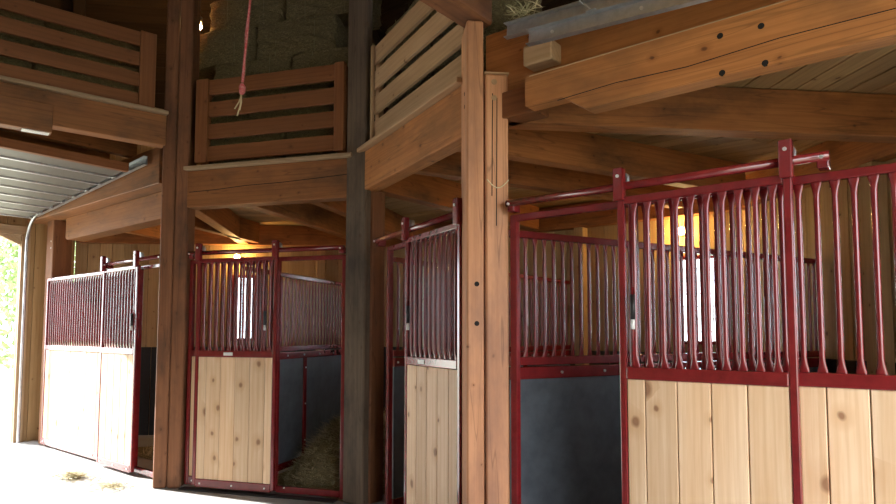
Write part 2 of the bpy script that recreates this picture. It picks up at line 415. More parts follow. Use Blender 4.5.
# far-left post by the entrance aisle
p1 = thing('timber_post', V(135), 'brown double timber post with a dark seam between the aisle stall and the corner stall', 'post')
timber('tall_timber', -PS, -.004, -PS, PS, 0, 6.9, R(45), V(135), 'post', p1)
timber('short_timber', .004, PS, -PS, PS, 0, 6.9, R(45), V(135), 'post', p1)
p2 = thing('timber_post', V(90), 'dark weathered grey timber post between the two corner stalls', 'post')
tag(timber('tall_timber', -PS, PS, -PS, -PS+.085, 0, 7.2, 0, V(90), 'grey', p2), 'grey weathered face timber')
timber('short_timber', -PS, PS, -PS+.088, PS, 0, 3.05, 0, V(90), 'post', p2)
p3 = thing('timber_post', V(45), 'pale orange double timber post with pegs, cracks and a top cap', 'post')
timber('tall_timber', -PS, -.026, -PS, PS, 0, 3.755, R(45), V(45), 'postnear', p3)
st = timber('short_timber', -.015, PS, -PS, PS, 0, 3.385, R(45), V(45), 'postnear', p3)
n45 = Vector((cosd(-45), sind(-45), 0)); e45 = Vector((cosd(45), sind(45), 0))
capc = V(45)+e45*.062
beam('top_cap', capc+Vector((0, 0, 3.391))-e45*.085, capc+Vector((0, 0, 3.391))+e45*.085, .30, .012, 'slatpale', p3, .002, Vector((0, 0, 1)))
for z in (3.33, 3.22):
    tag(hole(p3, V(45)+n45*PS+e45*.045+Vector((0, 0, z)), n45, .020, 'slatpale'), 'pale round wooden peg')
for z in (1.96, 1.70):
    hole(p3, V(45)+n45*PS-e45*.075+Vector((0, 0, z)), n45, .017)
for z in (3.28, 3.19):
    hole(p3, V(45)-e45*PS+n45*.03+Vector((0, 0, z)), -e45, .014)
# split (long seasoning crack) on the outer timber
for k, (dx, z0, z1) in enumerate(((.028, 2.55, 3.25), (.058, 2.35, 3.22))):
    tag(beam('seasoning_crack', V(45)+n45*(PS-.002)+e45*dx+Vector((0, 0, z0)), V(45)+n45*(PS-.002)+e45*(dx+.006)+Vector((0, 0, z1)), .006, .006, 'hole', p3, 0, n45), 'dark crack in the timber')
# loop of twine round the near post
def curve_obj(name, pts, r, mat, parent=None, cyclic=False, res=3):
    cu = bpy.data.curves.new(name, 'CURVE'); cu.dimensions = '3D'; cu.bevel_depth = r; cu.bevel_resolution = res; cu.use_fill_caps = True
    s = cu.splines.new('POLY'); s.points.add(len(pts)-1); s.use_cyclic_u = cyclic
    for q, p in zip(s.points, pts): q.co = (*p, 1)
    o = bpy.data.objects.new(name, cu); COL.objects.link(o)
    dg = bpy.context.evaluated_depsgraph_get(); me = bpy.data.meshes.new_from_object(o.evaluated_get(dg))
    bpy.data.objects.remove(o); bpy.data.curves.remove(cu)
    for p in me.polygons: p.use_smooth = True
    me.materials.clear(); me.materials.append(M[mat])
    return link(name, me, None, Matrix.Identity(4), parent)
for px, lab in ((-1, 'brown timber post at the big doorway'), (1, 'brown timber post beyond the pale plank panel')):
    c = Vector((px*5.86, .16, 0))
    t = thing('timber_post', c, lab, 'post')
    timber('post_timber', -.13, .13, -.13, .13, 0, 3.3, 0, c, 'post', t)
    for z in (2.98, 2.88): tag(hole(t, c+Vector((.05, -.13, z)), (0, -1, 0), .012, 'bolt'), 'bright bolt head').name = 'bolt_head'

# ------------------------------------------------------------------ loft beams, caps and railings
def loft(d0, d1, s0, s1, zb, zt, label, mat='header', capmat='cap'):
    p, d, n, L = side(d0, d1)
    t = thing('loft_beam', p+d*(s0+s1)/2+Vector((0, 0, zb)), label, 'beam')
    beam('timber', p+d*s0+Vector((0, 0, (zb+zt)/2)), p+d*s1+Vector((0, 0, (zb+zt)/2)), .16, zt-zb, mat, t, .008)
    beam('cap_board', p+d*s0+n*.02+Vector((0, 0, zt+.019)), p+d*s1+n*.02+Vector((0, 0, zt+.019)), .24, .038, capmat, t, .004)
    return t
def railing(d0, d1, s0, s1, z0, pitch, h, label, mat, e0=.15, e1=.11, ends=(True, True)):
    p, d, n, L = side(d0, d1); off = .045
    t = thing('loft_railing', p+d*(s0+s1)/2+Vector((0, 0, z0)), label, 'railing')
    for i in range(4):
        z = z0+pitch*i+h/2
        beam('slat', p+d*s0+n*off+Vector((0, 0, z)), p+d*s1+n*off+Vector((0, 0, z)), .035, h, mat, t, .004)
    zt = z0+3*pitch+h
    for k, (s, e) in enumerate(((s0, e0), (s1, -e1))):
        if ends[k]:
            q = p+d*(s+e/2)+n*(off+.034)
            beam('end_board', q+Vector((0, 0, z0-.02)), q+Vector((0, 0, zt+.005)), abs(e), .03, mat, t, .004, n)
            q = p+d*(s+e/2)+n*(off-.04)
            beam('railing_post', q+Vector((0, 0, z0-.03)), q+Vector((0, 0, zt-.01)), .09, .05, mat, t, .004, n)
    return t
lb = loft(135, 90, .16, 2.24-.10, 2.99, 3.39, 'reddish loft beam with a long crack under the hay bale railing')
p, d, n, L = side(135, 90)
cp = [(.2, 3.155), (.55, 3.165), (.9, 3.185), (1.3, 3.19), (1.7, 3.205), (2.1, 3.225)]
for (s0, z0), (s1, z1) in zip(cp[:-1], cp[1:]):
    beam('seasoning_crack', p+d*s0+n*.0785+Vector((0, 0, z0)), p+d*s1+n*.0785+Vector((0, 0, z1)), .004, .007, 'hole', lb, 0)
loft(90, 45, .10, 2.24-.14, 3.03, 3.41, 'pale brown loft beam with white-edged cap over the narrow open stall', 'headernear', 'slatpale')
loft(180, 135, -.05, 2.24-.17, 3.66, 3.99, 'raised loft beam carrying the long railing above the open overhead door')
railing(135, 90, .26, 2.03, 3.485, .245, .165, 'slatted wooden loft railing in front of the hay bales', 'slat')
railing(90, 45, .33, 2.24-.18, 3.485, .245, .170, 'pale slatted loft railing beside the dark grey post', 'slatpale', .04, .05, (True, False))
railing(180, 135, -.1, 1.94, 4.03, .223, .150, 'long slatted loft railing above the open overhead door', 'slat', .1, .16, (False, True))
# raised loft beam passing over the near post and out of view
t = thing('loft_beam', (2.06, -1.0, 3.757), 'dark rough beam resting on top of the pale orange post', 'beam')
beam('timber', (2.06, -.01, 3.757+.15), (2.06, 2*OY, 3.757+.15), .19, .30, 'post', t, .015)
# doubled beam end beside the raised loft beam
p, d, n, L = side(180, 135)
t = thing('beam_end', p+d*.5+n*.16+Vector((0, 0, 3.55)), 'short orange beam end fixed in front of the raised loft beam', 'beam')
beam('timber', p-d*.6+n*.17+Vector((0, 0, 3.68)), p+d*1.0+n*.17+Vector((0, 0, 3.68)), .14, .27, 'header', t, .006)
tag(beam('white_strip', p+d*.76+n*.17+Vector((0, 0, 3.540)), p+d*.98+n*.17+Vector((0, 0, 3.540)), .10, .008, 'white', t, .002), 'white strip under the beam end')  # thin white strip along the underside of the beam end

# ------------------------------------------------------------------ aisle headers over the side stalls
def header(sgn, lab_lo, lab_up):
    yl, yu = (-.08, .16) if sgn > 0 else (.19, -.01)
    def X(x): return sgn*x
    up_o = thing('upper_header', (X(4.1), yu, 3.26), lab_up, 'beam')
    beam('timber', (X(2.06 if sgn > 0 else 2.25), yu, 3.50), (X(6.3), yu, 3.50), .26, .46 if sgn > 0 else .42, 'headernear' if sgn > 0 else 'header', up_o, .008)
    lo = thing('lower_header', (X(4.0), yl, 2.92), lab_lo, 'beam')
    # profile with a sloping notch at both ends
    z0, z1, x0, x1 = 2.965, 3.262, 2.49, 5.62
    hw = .06 if sgn > 0 else .11
    prof = [(x0, z1), (x0, z0+.11), (x0+.26, z0+.11), (x0+.42, z0), (x1-.10, z0), (x1-.06, z0+.03), (x1, z0+.06), (x1, z1)]
    if sgn < 0: prof = [(2.58, 3.285), (2.58, z0), (5.35, z0), (5.42, z0+.03), (5.42, 3.285)]
    xm = 4.06
    v = [(X(x)-X(xm), y, z-3.1) for y in (-hw, hw) for x, z in prof]; m = len(prof)
    f = [tuple(range(m)), tuple(reversed(range(m, 2*m)))] + [(i, m+i, m+(i+1) % m, (i+1) % m) for i in range(m)]
    if sgn < 0: f = [tuple(reversed(q)) for q in f]
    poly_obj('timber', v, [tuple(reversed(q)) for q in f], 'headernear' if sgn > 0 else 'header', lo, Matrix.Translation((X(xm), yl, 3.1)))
    return lo, up_o
lo, upo = header(1, 'long lower header beam with four dark bolt holes over the near stall', 'upper header beam behind the steel door track over the near stall')
for x, z in ((3.672, 3.178), (3.867, 3.17), (3.677, 2.98), (3.88, 2.977)): hole(lo, (x, -.14, z), (0, -1, 0), .016)
tag(beam('lit_edge', (2.52, -.136, 3.262), (5.6, -.136, 3.262), .010, .010, 'slatpale', lo, .003, roll=R(45)), 'pale painted highlight along the top edge of the beam')  # pale strip paints in the light caught by the top bevel
cp = [(2.72, 3.06), (3.1, 3.075), (3.5, 3.06), (3.95, 3.085), (4.5, 3.08)]
for (s0, z0), (s1, z1) in zip(cp[:-1], cp[1:]):
    beam('seasoning_crack', (s0, -.1385, z0), (s1, -.1385, z1), .004, .005, 'hole', lo, 0)
header(-1, 'pale lower header beam over the stall by the big doorway', 'upper header beam carrying the door track by the big doorway')
t = thing('stub_block', (2.40, -.02, 3.06), 'short square timber stub between pale post and bolted header', 'beam')
beam('timber', (2.20, .06, 3.17), (2.50, .06, 3.17), .18, .18, 'slat', t, .006)

# ------------------------------------------------------------------ joists under the loft
def joist(p0, ang, L, label, W=.13, mat='timber', group=None, zb=JB, zt=CEIL-.002):
    p0 = Vector((p0[0], p0[1], 0)); q = p0+Vector((cosd(ang), sind(ang), 0))*L
    z = Vector((0, 0, (zb+zt)/2))
    return tag(beam('ceiling_joist', p0+z, q+z, W, zt-zb, mat, None, .006), label, 'joist', group)
joist(V(45)+e45*.16, 45, 4.2, 'heavy radial joist running from the pale post over the near stall', .16)
w45 = Vector((-e45.x, e45.y, 0))
joist(V(135)+w45*.27, 135, 4.05, 'heavy radial joist running back from the brown double post', .16)
joist(V(90)+Vector((0, .16, 0)), 90, 3.1, 'radial joist running back from the dark grey post', .16)
for s, lab in ((.62, 'joist over the corner stall nearest the brown double post'), (1.42, 'joist over the corner stall nearest the dark grey post')):
    p, d, n, L = side(135, 90); joist(p+d*s-n*.09, 112.5, 3.45, lab)
for s, lab in ((.84, 'joist over the narrow open stall nearest the dark grey post'), (1.64, 'joist over the narrow open stall nearest the pale post')):
    p, d, n, L = side(90, 45); joist(p+d*s-n*.09, 67.5, 3.45, lab)
for i, x in enumerate((-3.3, -4.6)): joist((x, .33), 112.5, 2.25-.8*i, ('joist over the doorway stall close to the brown double post', 'short joist over the doorway stall close to the doorway post')[i])
# wall plates on top of the outer boards
for dg, lab in ((135, 'dark plate beam along the top of the boards behind the lit corner stall'), (90, 'dark plate beam along the back wall behind the corner stalls'), (45, 'dark plate beam along the wall behind the near stall')):
    W_ = wall_frame(dg); Pm = lambda u: W_ @ Vector((u, -.075, 3.23))
    tag(beam('plate_beam', Pm(.06), Pm(2*HS-.06), .13, .33, 'timber', None, .006), lab, 'beam')
# posts standing against the outer wall
for dg, u, lab in ((45, 2.1, 'square wall post with a pale edge against the boards behind the near stall'), (90, 3.3, 'slim wall post against the back wall boards behind the corner stalls'), (135, 3.9, 'wall post against the boards behind the lit corner stall')):
    W_ = wall_frame(dg); a = W_ @ Vector((u, -.085, 0)); 
    tag(beam('wall_post', a, a+Vector((0, 0, 3.06)), .14, .14, 'wall', None, .006, W_.to_3x3() @ Vector((0, 1, 0))), lab, 'post')

# ------------------------------------------------------------------ loft floor (stall ceilings) in separate planks
PI_ = Matrix.Translation((0, 0, CEIL))
cor = lambda dg: (AP/cosd(22.5)*cosd(dg), OY+AP/cosd(22.5)*sind(dg))
c112, c157, c67, c22 = cor(112.5), cor(157.5), cor(67.5), cor(22.5)
P1, P2, P3 = V(135), V(90), V(45)
ceil = tag(prism('ceiling', [(-6.35, .0), (P1.x, P1.y), (P2.x, P2.y), (P3.x, P3.y+.1), (6.35, .1), c22, c67, c112, c157], CEIL+.032, CEIL+.05, 'ceil'), kind='structure')
part = lambda sx: (sx*3.51, 3.47)
strip_planks('ceiling_plank', [(6.35, .1), c22, part(1), (P3.x, P3.y+.1)], R(-45), .20, .016, .03, PI_, 'ceil', ceil, .004)
strip_planks('ceiling_plank', [(-6.35, 0), (P1.x, P1.y), part(-1), c157], R(45), .20, .007, .03, PI_, 'ceil', ceil, .004)
strip_planks('ceiling_plank', [(P1.x, P1.y), (P2.x, P2.y), (0, 4.33), c112, part(-1)], 0, .20, .014, .03, PI_, 'ceil', ceil, .004)
strip_planks('ceiling_plank', [(P2.x, P2.y), (P3.x, P3.y), part(1), c67, (0, 4.33)], 0, .20, .014, .03, PI_, 'ceil', ceil, .004)
# raised loft floor over the two ends of the aisle
for sg, nm in ((-1, 'ceiling_aisle_left'), (1, 'ceiling_aisle_right')):
    pts = [(sg*6.38, 0.05), (sg*2.15, 0.05), (sg*(2.15 if sg > 0 else 2.58), 2*OY*.5), (sg*2.15, 2*OY), (sg*6.38, 2*OY)]
    if sg > 0: pts = list(reversed(pts))
    ca = tag(prism(nm, pts, AISLE_CEIL+.03, AISLE_CEIL+.06, 'ceil'), kind='structure')
    strip_planks('ceiling_plank', pts, 0, .22, .007, .028, Matrix.Translation((0, 0, AISLE_CEIL)), 'ceil', ca, .004)
    for k in range(5 if sg < 0 else 0):
        x = sg*(3.15+.75*k); lab = 'aisle joist above the overhead door, %s' % ('nearest the brown post', 'second from the brown post', 'halfway to the doorway', 'second from the doorway', 'nearest the doorway')[k]
        tag(beam('aisle_joist', (x, .0, 3.90), (x, 2*OY, 3.90), .10, .29, 'timber', None, .006), lab, 'joist', 'joists over the left end of the aisle')

# ------------------------------------------------------------------ stall fronts
TOP, MID, BOT = 2.40, 1.415, .075
class Local:
    """local frame of one stall front: s along it, f forwards out of the stall, z up"""
    def __init__(self, o, d, n): self.o, self.d, self.n = Vector(o), Vector(d), Vector(n)
    def __call__(self, s, f, z): return self.o+self.d*s+self.n*f+Vector((0, 0, z))
def bars(L, s0, s1, f, z0, z1, parent, pitch=.078):
    k = max(1, round((s1-s0)/pitch)); st_ = (s1-s0)/k
    for i in range(k):
        s = s0+st_*(i+.5); b = L(s, f, z0)
        Mw = Matrix(((L.d.x, L.n.x, 0, b.x), (L.d.y, L.n.y, 0, b.y), (0, 0, 1, b.z), (0, 0, 0, 1)))
        link('grille_bar', bar_mesh(z1-z0), None, Mw, parent)
def boards(L, s0, s1, f, z0, z1, parent, width=.175, first=None):
    s = s0; i = 0
    while s < s1-.02:
        wd = (first if first and i == 0 else width); e = min(s+wd, s1)
        if s1-e < .04: e = s1
        beam('plank', L((s+e)/2, f, z0), L((s+e)/2, f, z1), e-s-.005, .032, 'pine', parent, .004, L.n)
        s = e; i += 1
def rect_tube(name, L, s0, s1, f, z0, z1, parent, dep=.05, mat='maroon'):
    """rail or stile of rectangular tube covering s0..s1, z0..z1"""
    if s1-s0 >= z1-z0: return beam(name, L(s0, f, (z0+z1)/2), L(s1, f, (z0+z1)/2), dep, z1-z0, mat, parent, .007, segs=2)
    return beam(name, L((s0+s1)/2, f, z0), L((s0+s1)/2, f, z1), s1-s0, dep, mat, parent, .007, L.n, segs=2)
def bolt(parent, P, n, r=.009):
    P = Vector(P); n = Vector(n); return tube('bolt_head', P-n*.004, P+n*.006, r, 'bolt', parent, 8)
def fixed_front(L, s0, s1, label, j0=None, j1=None, track=None, first=None, name='stall_front'):
    """fixed grille + plank section s0..s1, the header tube and jamb across the opening, and the door track"""
    t = thing(name, L((s0+s1)/2, 0, 0), label, 'stall front')
    for s in (s0, s1-.045): rect_tube('stile', L, s, s+.045, 0, .03, TOP+.02, t)
    a0, a1 = (min(s0, j0) if j0 is not None else s0), (max(s1, j1) if j1 is not None else s1)
    rect_tube('top_rail', L, a0, a1, 0, TOP-.022, TOP+.022, t, .045)
    rect_tube('middle_rail', L, s0+.045, s1-.045, 0, MID-.035, MID+.035, t)
    rect_tube('bottom_rail', L, s0+.045, s1-.045, 0, BOT-.045, BOT+.045, t)
    bars(L, s0+.055, s1-.055, 0, MID+.033, TOP-.02, t)
    boards(L, s0+.045, s1-.045, 0, BOT+.045, MID-.035, t, first=first)
    for j, sg in ((j0, 1), (j1, -1)):
        if j is not None:
            q0, q1 = sorted((j, j+sg*.05))
            rect_tube('door_jamb', L, q0, q1, 0, .0, TOP+.02, t)
            e = s0 if sg > 0 else s1
            u0, u1 = sorted((j+sg*.05, e))
            if sg > 0: rect_tube('door_sill', L, u0, u1, 0, .02, .085, t, .05)
            else: rect_tube('door_sill', L, u0, u1, 0, .02, .085, t, .05)
    if track:
        tr = tube('door_track', L(track[0], .085, 2.485), L(track[1], .085, 2.485), .024, 'maroon', t)
        tag(tr, 'round maroon sliding door track')
        for k in (track[0]+.03, track[1]-.03):
            br = beam('track_bracket', L(k, .01, 2.46), L(k, .09, 2.46), .05, .06, 'maroon', t, .004)
            bolt(br, L(k, .118, 2.475), L.n); bolt(br, L(k+.012, .055, 2.44), L.d)
    for s in [s0+.10+.55*i for i in range(int((s1-s0)/.55)+1)]: bolt(t, L(s, .026, BOT), L.n)
    return t
def sliding_door(L, s0, s1, label, latch=None, plate=None, f=.088, first=None):
    t = thing('sliding_stall_door', L((s0+s1)/2, f, .03), label, 'door')
    for s in (s0, s1-.04): rect_tube('stile', L, s, s+.04, f, .05, TOP+.02, t, .042)
    rect_tube('top_rail', L, s0+.04, s1-.04, f, TOP-.025, TOP+.02, t, .042)
    mr = rect_tube('middle_rail', L, s0+.04, s1-.04, f, MID-.035, MID+.035, t, .046)
    rect_tube('bottom_rail', L, s0+.04, s1-.04, f, BOT-.04, BOT+.045, t, .042)
    bars(L, s0+.05, s1-.05, f, MID+.033, TOP-.023, t)
    boards(L, s0+.04, s1-.04, f, BOT+.045, MID-.035, t, first=first)
    for s in (s0+.02, s1-.02):
        h = beam('roller_housing', L(s, f+.028, TOP-.005), L(s, f+.028, 2.585), .062, .05, 'maroon', t, .008, L.n, segs=2)
        bolt(h, L(s, f+.053, 2.535), L.n, .010)
        wl = tube('roller_wheel', L(s, f-.045, 2.535), L(s, f-.012, 2.535), .036, 'galv', h, 14)
    for s in (s0+.10, (s0+s1)/2, s1-.10): bolt(t, L(s, f+.022, BOT), L.n)
    if latch is not None:
        h = tube('latch_rod', L(latch, f+.034, MID+.05), L(latch, f+.034, MID+.48), .007, 'maroon', t, 8)
        tag(tube('latch_grip', L(latch, f+.034, MID+.30), L(latch, f+.034, MID+.44), .014, 'black', h, 10), 'black latch grip')
        tag(tube('latch_tip', L(latch, f+.034, MID+.245), L(latch, f+.034, MID+.30), .012, 'white', h, 10), 'white latch collar')
    if plate is not None:
        tag(beam('name_plate', L(plate-.055, f+.026, MID), L(plate+.055, f+.026, MID), .006, .032, 'white', mr, .002), 'small blank white plate')
    return t
mx = Vector((1, 0, 0)); my = Vector((0, -1, 0))
# stall beside the doorway (far left)
LA = Local((0, .02, 0), mx, my)
fixed_front(LA, -5.80, -2.92, 'sunlit plank and grille stall front beside the big doorway', j1=-2.24, track=(-3.70, -2.26), first=.17)
sliding_door(LA, -3.72, -2.80, 'sunlit sliding stall door next to the brown double post', latch=-2.87)
# corner stall with the hay
p, d, n, L_ = side(135, 90); LB = Local(p, d, n)
fixed_front(LB, .19, 1.29, 'narrow fixed stall front behind the sliding door of the hay-strewn corner stall', j1=2.24-.19, track=(.22, 2.05))
sliding_door(LB, .35, 1.315, 'knotty plank sliding door of the corner stall with hay inside', latch=1.19, plate=.76, first=.10)
mt = thing('rubber_mat', LB(.9, .14, 0), 'thin dark rubber strip on the concrete below the corner stall front', 'mat')
beam('mat_strip', LB(.22, .10, .008), LB(2.0, .10, .008), .10, .014, 'liner', mt, .003)
# narrow open corner stall
p, d, n, L_ = side(90, 45); LC = Local(p, d, n)
fixed_front(LC, 1.17, 2.05, 'fixed stall front half hidden behind the pale orange post', j0=.60, track=(.50, 2.06))
sliding_door(LC, 1.18, 2.09, 'plank sliding door partly hidden behind the pale orange post', latch=1.27, plate=1.50)
# near stall
LD = Local((0, .02, 0), mx, my)
fixed_front(LD, 3.10, 5.72, 'long pale knotty plank and grille front of the near stall', j0=2.28, track=(2.30, 4.13), first=.225)
sliding_door(LD, 3.07, 3.97, 'sliding door of pale wide planks hung before the near stall', latch=3.16, first=.105)

# ------------------------------------------------------------------ partitions
def partition(o, ang, T, label, flip=1):
    d = Vector((cosd(ang), sind(ang), 0)); n = Vector((d.y, -d.x, 0))*flip
    L = Local(o, d, n)
    t = thing('stall_partition', L(T/2, 0, 0), label, 'partition')
    rect_tube('top_rail', L, .02, T, 0, 2.30, 2.35, t, .05)
    rect_tube('grille_rail', L, .02, T, 0, 1.415, 1.475, t, .05)
    rect_tube('panel_rail', L, .02, T, 0, 1.32, 1.405, t, .062)
    rect_tube('bottom_rail', L, .02, T, 0, .03, .11, t, .055)
    bars(L, .05, T-.03, 0, 1.47, 2.305, t, .083)
    k = max(1, round(T/1.22)); w_ = T/k
    for i in range(k):
        rp = rect_tube('rubber_panel', L, i*w_+.03, (i+1)*w_-.01, 0, .11, 1.325, t, .025, 'rubber')
        if i:
            po = rect_tube('panel_post', L, i*w_-.035, i*w_+.035, 0, .03, 1.325, t, .06)
            for z in (.3, .75, 1.2):
                for s in (1, -1): bolt(po, L(i*w_, s*.031, z), n*s)
    for i in range(int(T/.4)):
        for s in (1, -1): bolt(t, L(.06+.4*i, s*.033, 1.362), n*s, .010)
    return t
partition((P3.x+.10, P3.y+.10, 0), 67.5, 3.62, 'grey rubber panel and grille partition behind the pale orange post')
partition((-1.36, .38, 0), 112.5, 3.92, 'dark rubber panel and dense grille partition in the hay-strewn corner stall')
partition((.46, .76, 0), 90, 3.48, 'dark partition behind the weathered grey post')

# ------------------------------------------------------------------ overhead doors and their tracks
def track(sg, label, y, z_off=0, x_in=2.40, vertical=False):
    t = thing('door_track', (sg*4.3, y, 3.4), label, 'track')
    zz = lambda x: 3.58-(x-2.4)*.066+z_off
    x1 = 5.75
    for nm, dz, wd, th in (('track_web', 0, .008, .095), ('track_flange', .046, .045, .006), ('track_flange', -.046, .045, .006)):
        yo = 0 if nm == 'track_web' else -.020
        beam(nm, (sg*x_in, y+yo, zz(x_in)+dz), (sg*x1, y+yo, zz(x1)+dz), wd, th, 'galv', t, 0)
    if vertical:
        pts = []
        for i in range(9):
            a = R(90*i/8); pts.append((sg*(x1+.42*math.sin(a)), y, zz(x1)-.40*(1-math.cos(a))))
        pts.append((sg*(x1+.42), y, .02))
        curve_obj('track_rail', pts, .022, 'galv', t)
    return t
ta = track(-1, 'galvanised door track below the header by the big doorway', -.168, 0, 2.48, True)
tb = track(1, 'galvanised steel door track beside the upper header over the near stall', -.115, .03, 2.34)
tc_ = track(1, 'second galvanised door track in front of the first one', -.235, -.115, 2.58, True)
for k in range(5):
    P = Vector((2.75+.55*k, -.243, 3.465-.066*(.35+.55*k))); tag(tube('bolt_head', P, P+Vector((0, -.012, 0)), .010, 'bolt', tc_, 8), 'small round bolt head')

t = thing('track_hanger', (3.02, -.24, 3.55), 'angled steel hanger strap holding the near door tracks', 'bracket')
beam('strap', (3.02, -.24, 3.47), (2.72, -.30, 3.85), .05, .006, 'galv', t, .001, Vector((1, 0, 0)))
beam('strap', (3.02, -.11, 3.47), (3.02, -.30, 3.47), .06, .006, 'galv', t, .001)
t = thing('wood_block', (2.74, -.12, 3.36), 'small wooden block below the end of the steel track', 'block')
beam('block', (2.45, -.034, 3.425), (2.66, -.034, 3.425), .134, .13, 'slatpale', t, .008)
# the open overhead door lying under the loft
zz = lambda x: 3.58-(x-2.4)*.066
od = thing('overhead_door', (-4.2, OY, 3.40), 'open overhead door of pale ribbed panels lying below the loft', 'door')
x = 2.82; k = 0
yd0, yd1 = -.25, 2*OY+.25
while x < 5.8:
    x2 = x+.385
    pn = beam('door_panel', (-(x+x2)/2, yd0, zz((x+x2)/2)-.03), (-(x+x2)/2, yd1, zz((x+x2)/2)-.03), .375, .035, 'doorpanel', od, .008, Vector((-.066, 0, 1)))
    beam('panel_rib', (-(x2-.03), yd0, zz(x2-.03)-.052), (-(x2-.03), yd1, zz(x2-.03)-.052), .045, .02, 'galv', pn, .004)
    hg = beam('roller_hinge', (-(x2-.02), yd0+.005, zz(x2)-.03), (-(x2-.02), yd0+.05, zz(x2)-.03), .06, .05, 'galv', pn, .004)
    x = x2; k += 1
beam('bottom_board', (-2.775, yd0, zz(2.78)-.03), (-2.775, yd1, zz(2.78)-.03), .07, .10, 'slat', od, .005)
# doorway trim
for sg, nm in ((-1, 'trim_1'), (1, 'trim_2')):
    tr = tag(link(nm, None, None, Matrix.Translation((sg*6.34, -.3, 0))), kind='structure')
    yj = (OY+HS-26*PW if 0 else None)
    W_ = wall_frame(180 if sg < 0 else 0)
    u0, u1 = (4*PW, 24*PW)
    for u in (u0-.06, u1+.06):
        a = W_ @ Vector((u, -.02, 0)); beam('jamb_board', a, a+Vector((0, 0, 3.1)), .12, .035, 'cap', tr, .004, W_.to_3x3() @ Vector((0, 1, 0)))
    a, b = W_ @ Vector((u0-.12, -.02, 3.17)), W_ @ Vector((u1+.12, -.02, 3.17))
    beam('head_board', a, b, .035, .14, 'cap', tr, .004)
    for s, u in ((1, u0), (-1, u1)):
        v = [W_ @ Vector((u+s*q, y, z)) for y in (.0, .07) for q, z in ((0, 3.1), (.34, 3.1), (0, 2.95))]
        poly_obj('corner_block', v, [(0, 1, 2), (5, 4, 3), (0, 3, 4, 1), (1, 4, 5, 2), (2, 5, 3, 0)], 'cap', tr)

# ------------------------------------------------------------------ lamps
def lamp(P, nrm, label, bulb='bulb'):
    P = Vector(P); nrm = Vector(nrm)
    t = thing('wall_lamp', P, label, 'lamp')
    tube('lamp_base', P, P+nrm*.07, .045, 'black', t, 16)
    bm = bmesh.new(); bmesh.ops.create_uvsphere(bm, u_segments=16, v_segments=10, radius=.045)
    me = mesh_from_bm(bm, 'bulb', True); me.materials.append(M[bulb])
    link('bulb', me, None, Matrix.Translation(P+nrm*.115), t)
def wallpt(deg, u, z, y=-.0): return wall_frame(deg) @ Vector((u, y, z))
wn = lambda deg: -Vector((cosd(deg), sind(deg), 0))
lamp(wallpt(135, 2.55, 2.86), wn(135), 'glowing bulb on the boards behind the knotty corner stall door')
lamp(wallpt(90, 4.66, 2.88), wn(90), 'glowing bulb on the back wall seen through the near stall grille')
lp = Vector((-2.38, .34, 5.42))
lamp(lp, Vector((0, 0, -1)), 'loft lamp hidden behind the brown double post', 'bulbloft')
tag(tube('lamp_pole', lp+Vector((0, 0, .0)), lp+Vector((0, 0, 2.2)), .012, 'black'), 'thin dark pole carrying the loft lamp', 'pole')

# ------------------------------------------------------------------ hay bales
def bale_mesh(seed):
    k = ('bale', seed)
    if k not in CACHE:
        rr = random.Random(seed); bm = bmesh.new(); bmesh.ops.create_cube(bm, size=1)
        bmesh.ops.scale(bm, vec=(.98, .47, .41), verts=bm.verts)
        bmesh.ops.bevel(bm, geom=bm.edges[:], offset=.035, segments=2, affect='EDGES', profile=.5)
        bmesh.ops.subdivide_edges(bm, edges=[e for e in bm.edges if e.calc_length() > .2], cuts=6, use_grid_fill=True)
        for v in bm.verts: v.co += Vector((rr.gauss(0, .009), rr.gauss(0, .009), rr.gauss(0, .009)))
        # loose stalks sticking out
        for i in range(700):
            c = Vector((rr.uniform(-.49, .49), rr.uniform(-.235, .235), rr.uniform(-.205, .205)))
            ax = rr.choice([1, 1, 2]); c[ax] = math.copysign((.235, .235, .205)[ax], c[ax])
            dv = Vector((rr.gauss(0, 1), rr.gauss(0, 1), rr.gauss(0, 1))).normalized()*rr.uniform(.03, .09); dv[ax] = abs(dv[ax])*math.copysign(.4, c[ax])
            s = dv.cross(Vector((rr.random(), rr.random(), rr.random()))).normalized()*.0022
            bm.faces.new([bm.verts.new(c+s), bm.verts.new(c-s), bm.verts.new(c+dv)])
        CACHE[k] = mesh_from_bm(bm, 'bale'); CACHE[k].materials.append(M['hay'])
    return CACHE[k]
def bale(P, ang, seed, label, group):
    P = Vector(P); t = thing('hay_bale', P-Vector((0, 0, .21)), label, 'hay bale', group, rz=ang)
    Mw = Matrix.Translation(P) @ Matrix.Rotation(ang, 4, 'Z')
    link('hay_block', bale_mesh(seed), None, Mw, t)
    for dx in (-.24, .24):
        beam('bale_twine', Mw @ Vector((dx, -.236, -.2)), Mw @ Vector((dx, -.236, .2)), .004, .004, 'straw2', t, 0)
p, d, n, L_ = side(135, 90); ang = math.atan2(d.y, d.x)
for row in range(5):
    for col in range(2 if row % 2 == 0 else 3):
        s = (.58 if row == 4 else .72)+1.0*col if row % 2 == 0 else .25+1.0*col
        if s > 2.1: continue
        bale(p+d*(s+random.uniform(-.02, .02))-n*(.34+.05*row+random.uniform(0, .03))+Vector((0, 0, 3.67+.415*row)), ang+random.uniform(-.02, .02), row*3+col+1,
             'hay bale in the %s row of the corner loft stack, %s' % (('bottom', 'second', 'third', 'fourth', 'top')[row], ('beside the brown post', 'beside the grey post')[col] if row % 2 == 0 else ('tucked behind the brown post', 'in the middle', 'tucked behind the grey post')[col]), 'hay bales in the corner loft')
p, d, n, L_ = side(90, 45); ang = math.atan2(d.y, d.x)
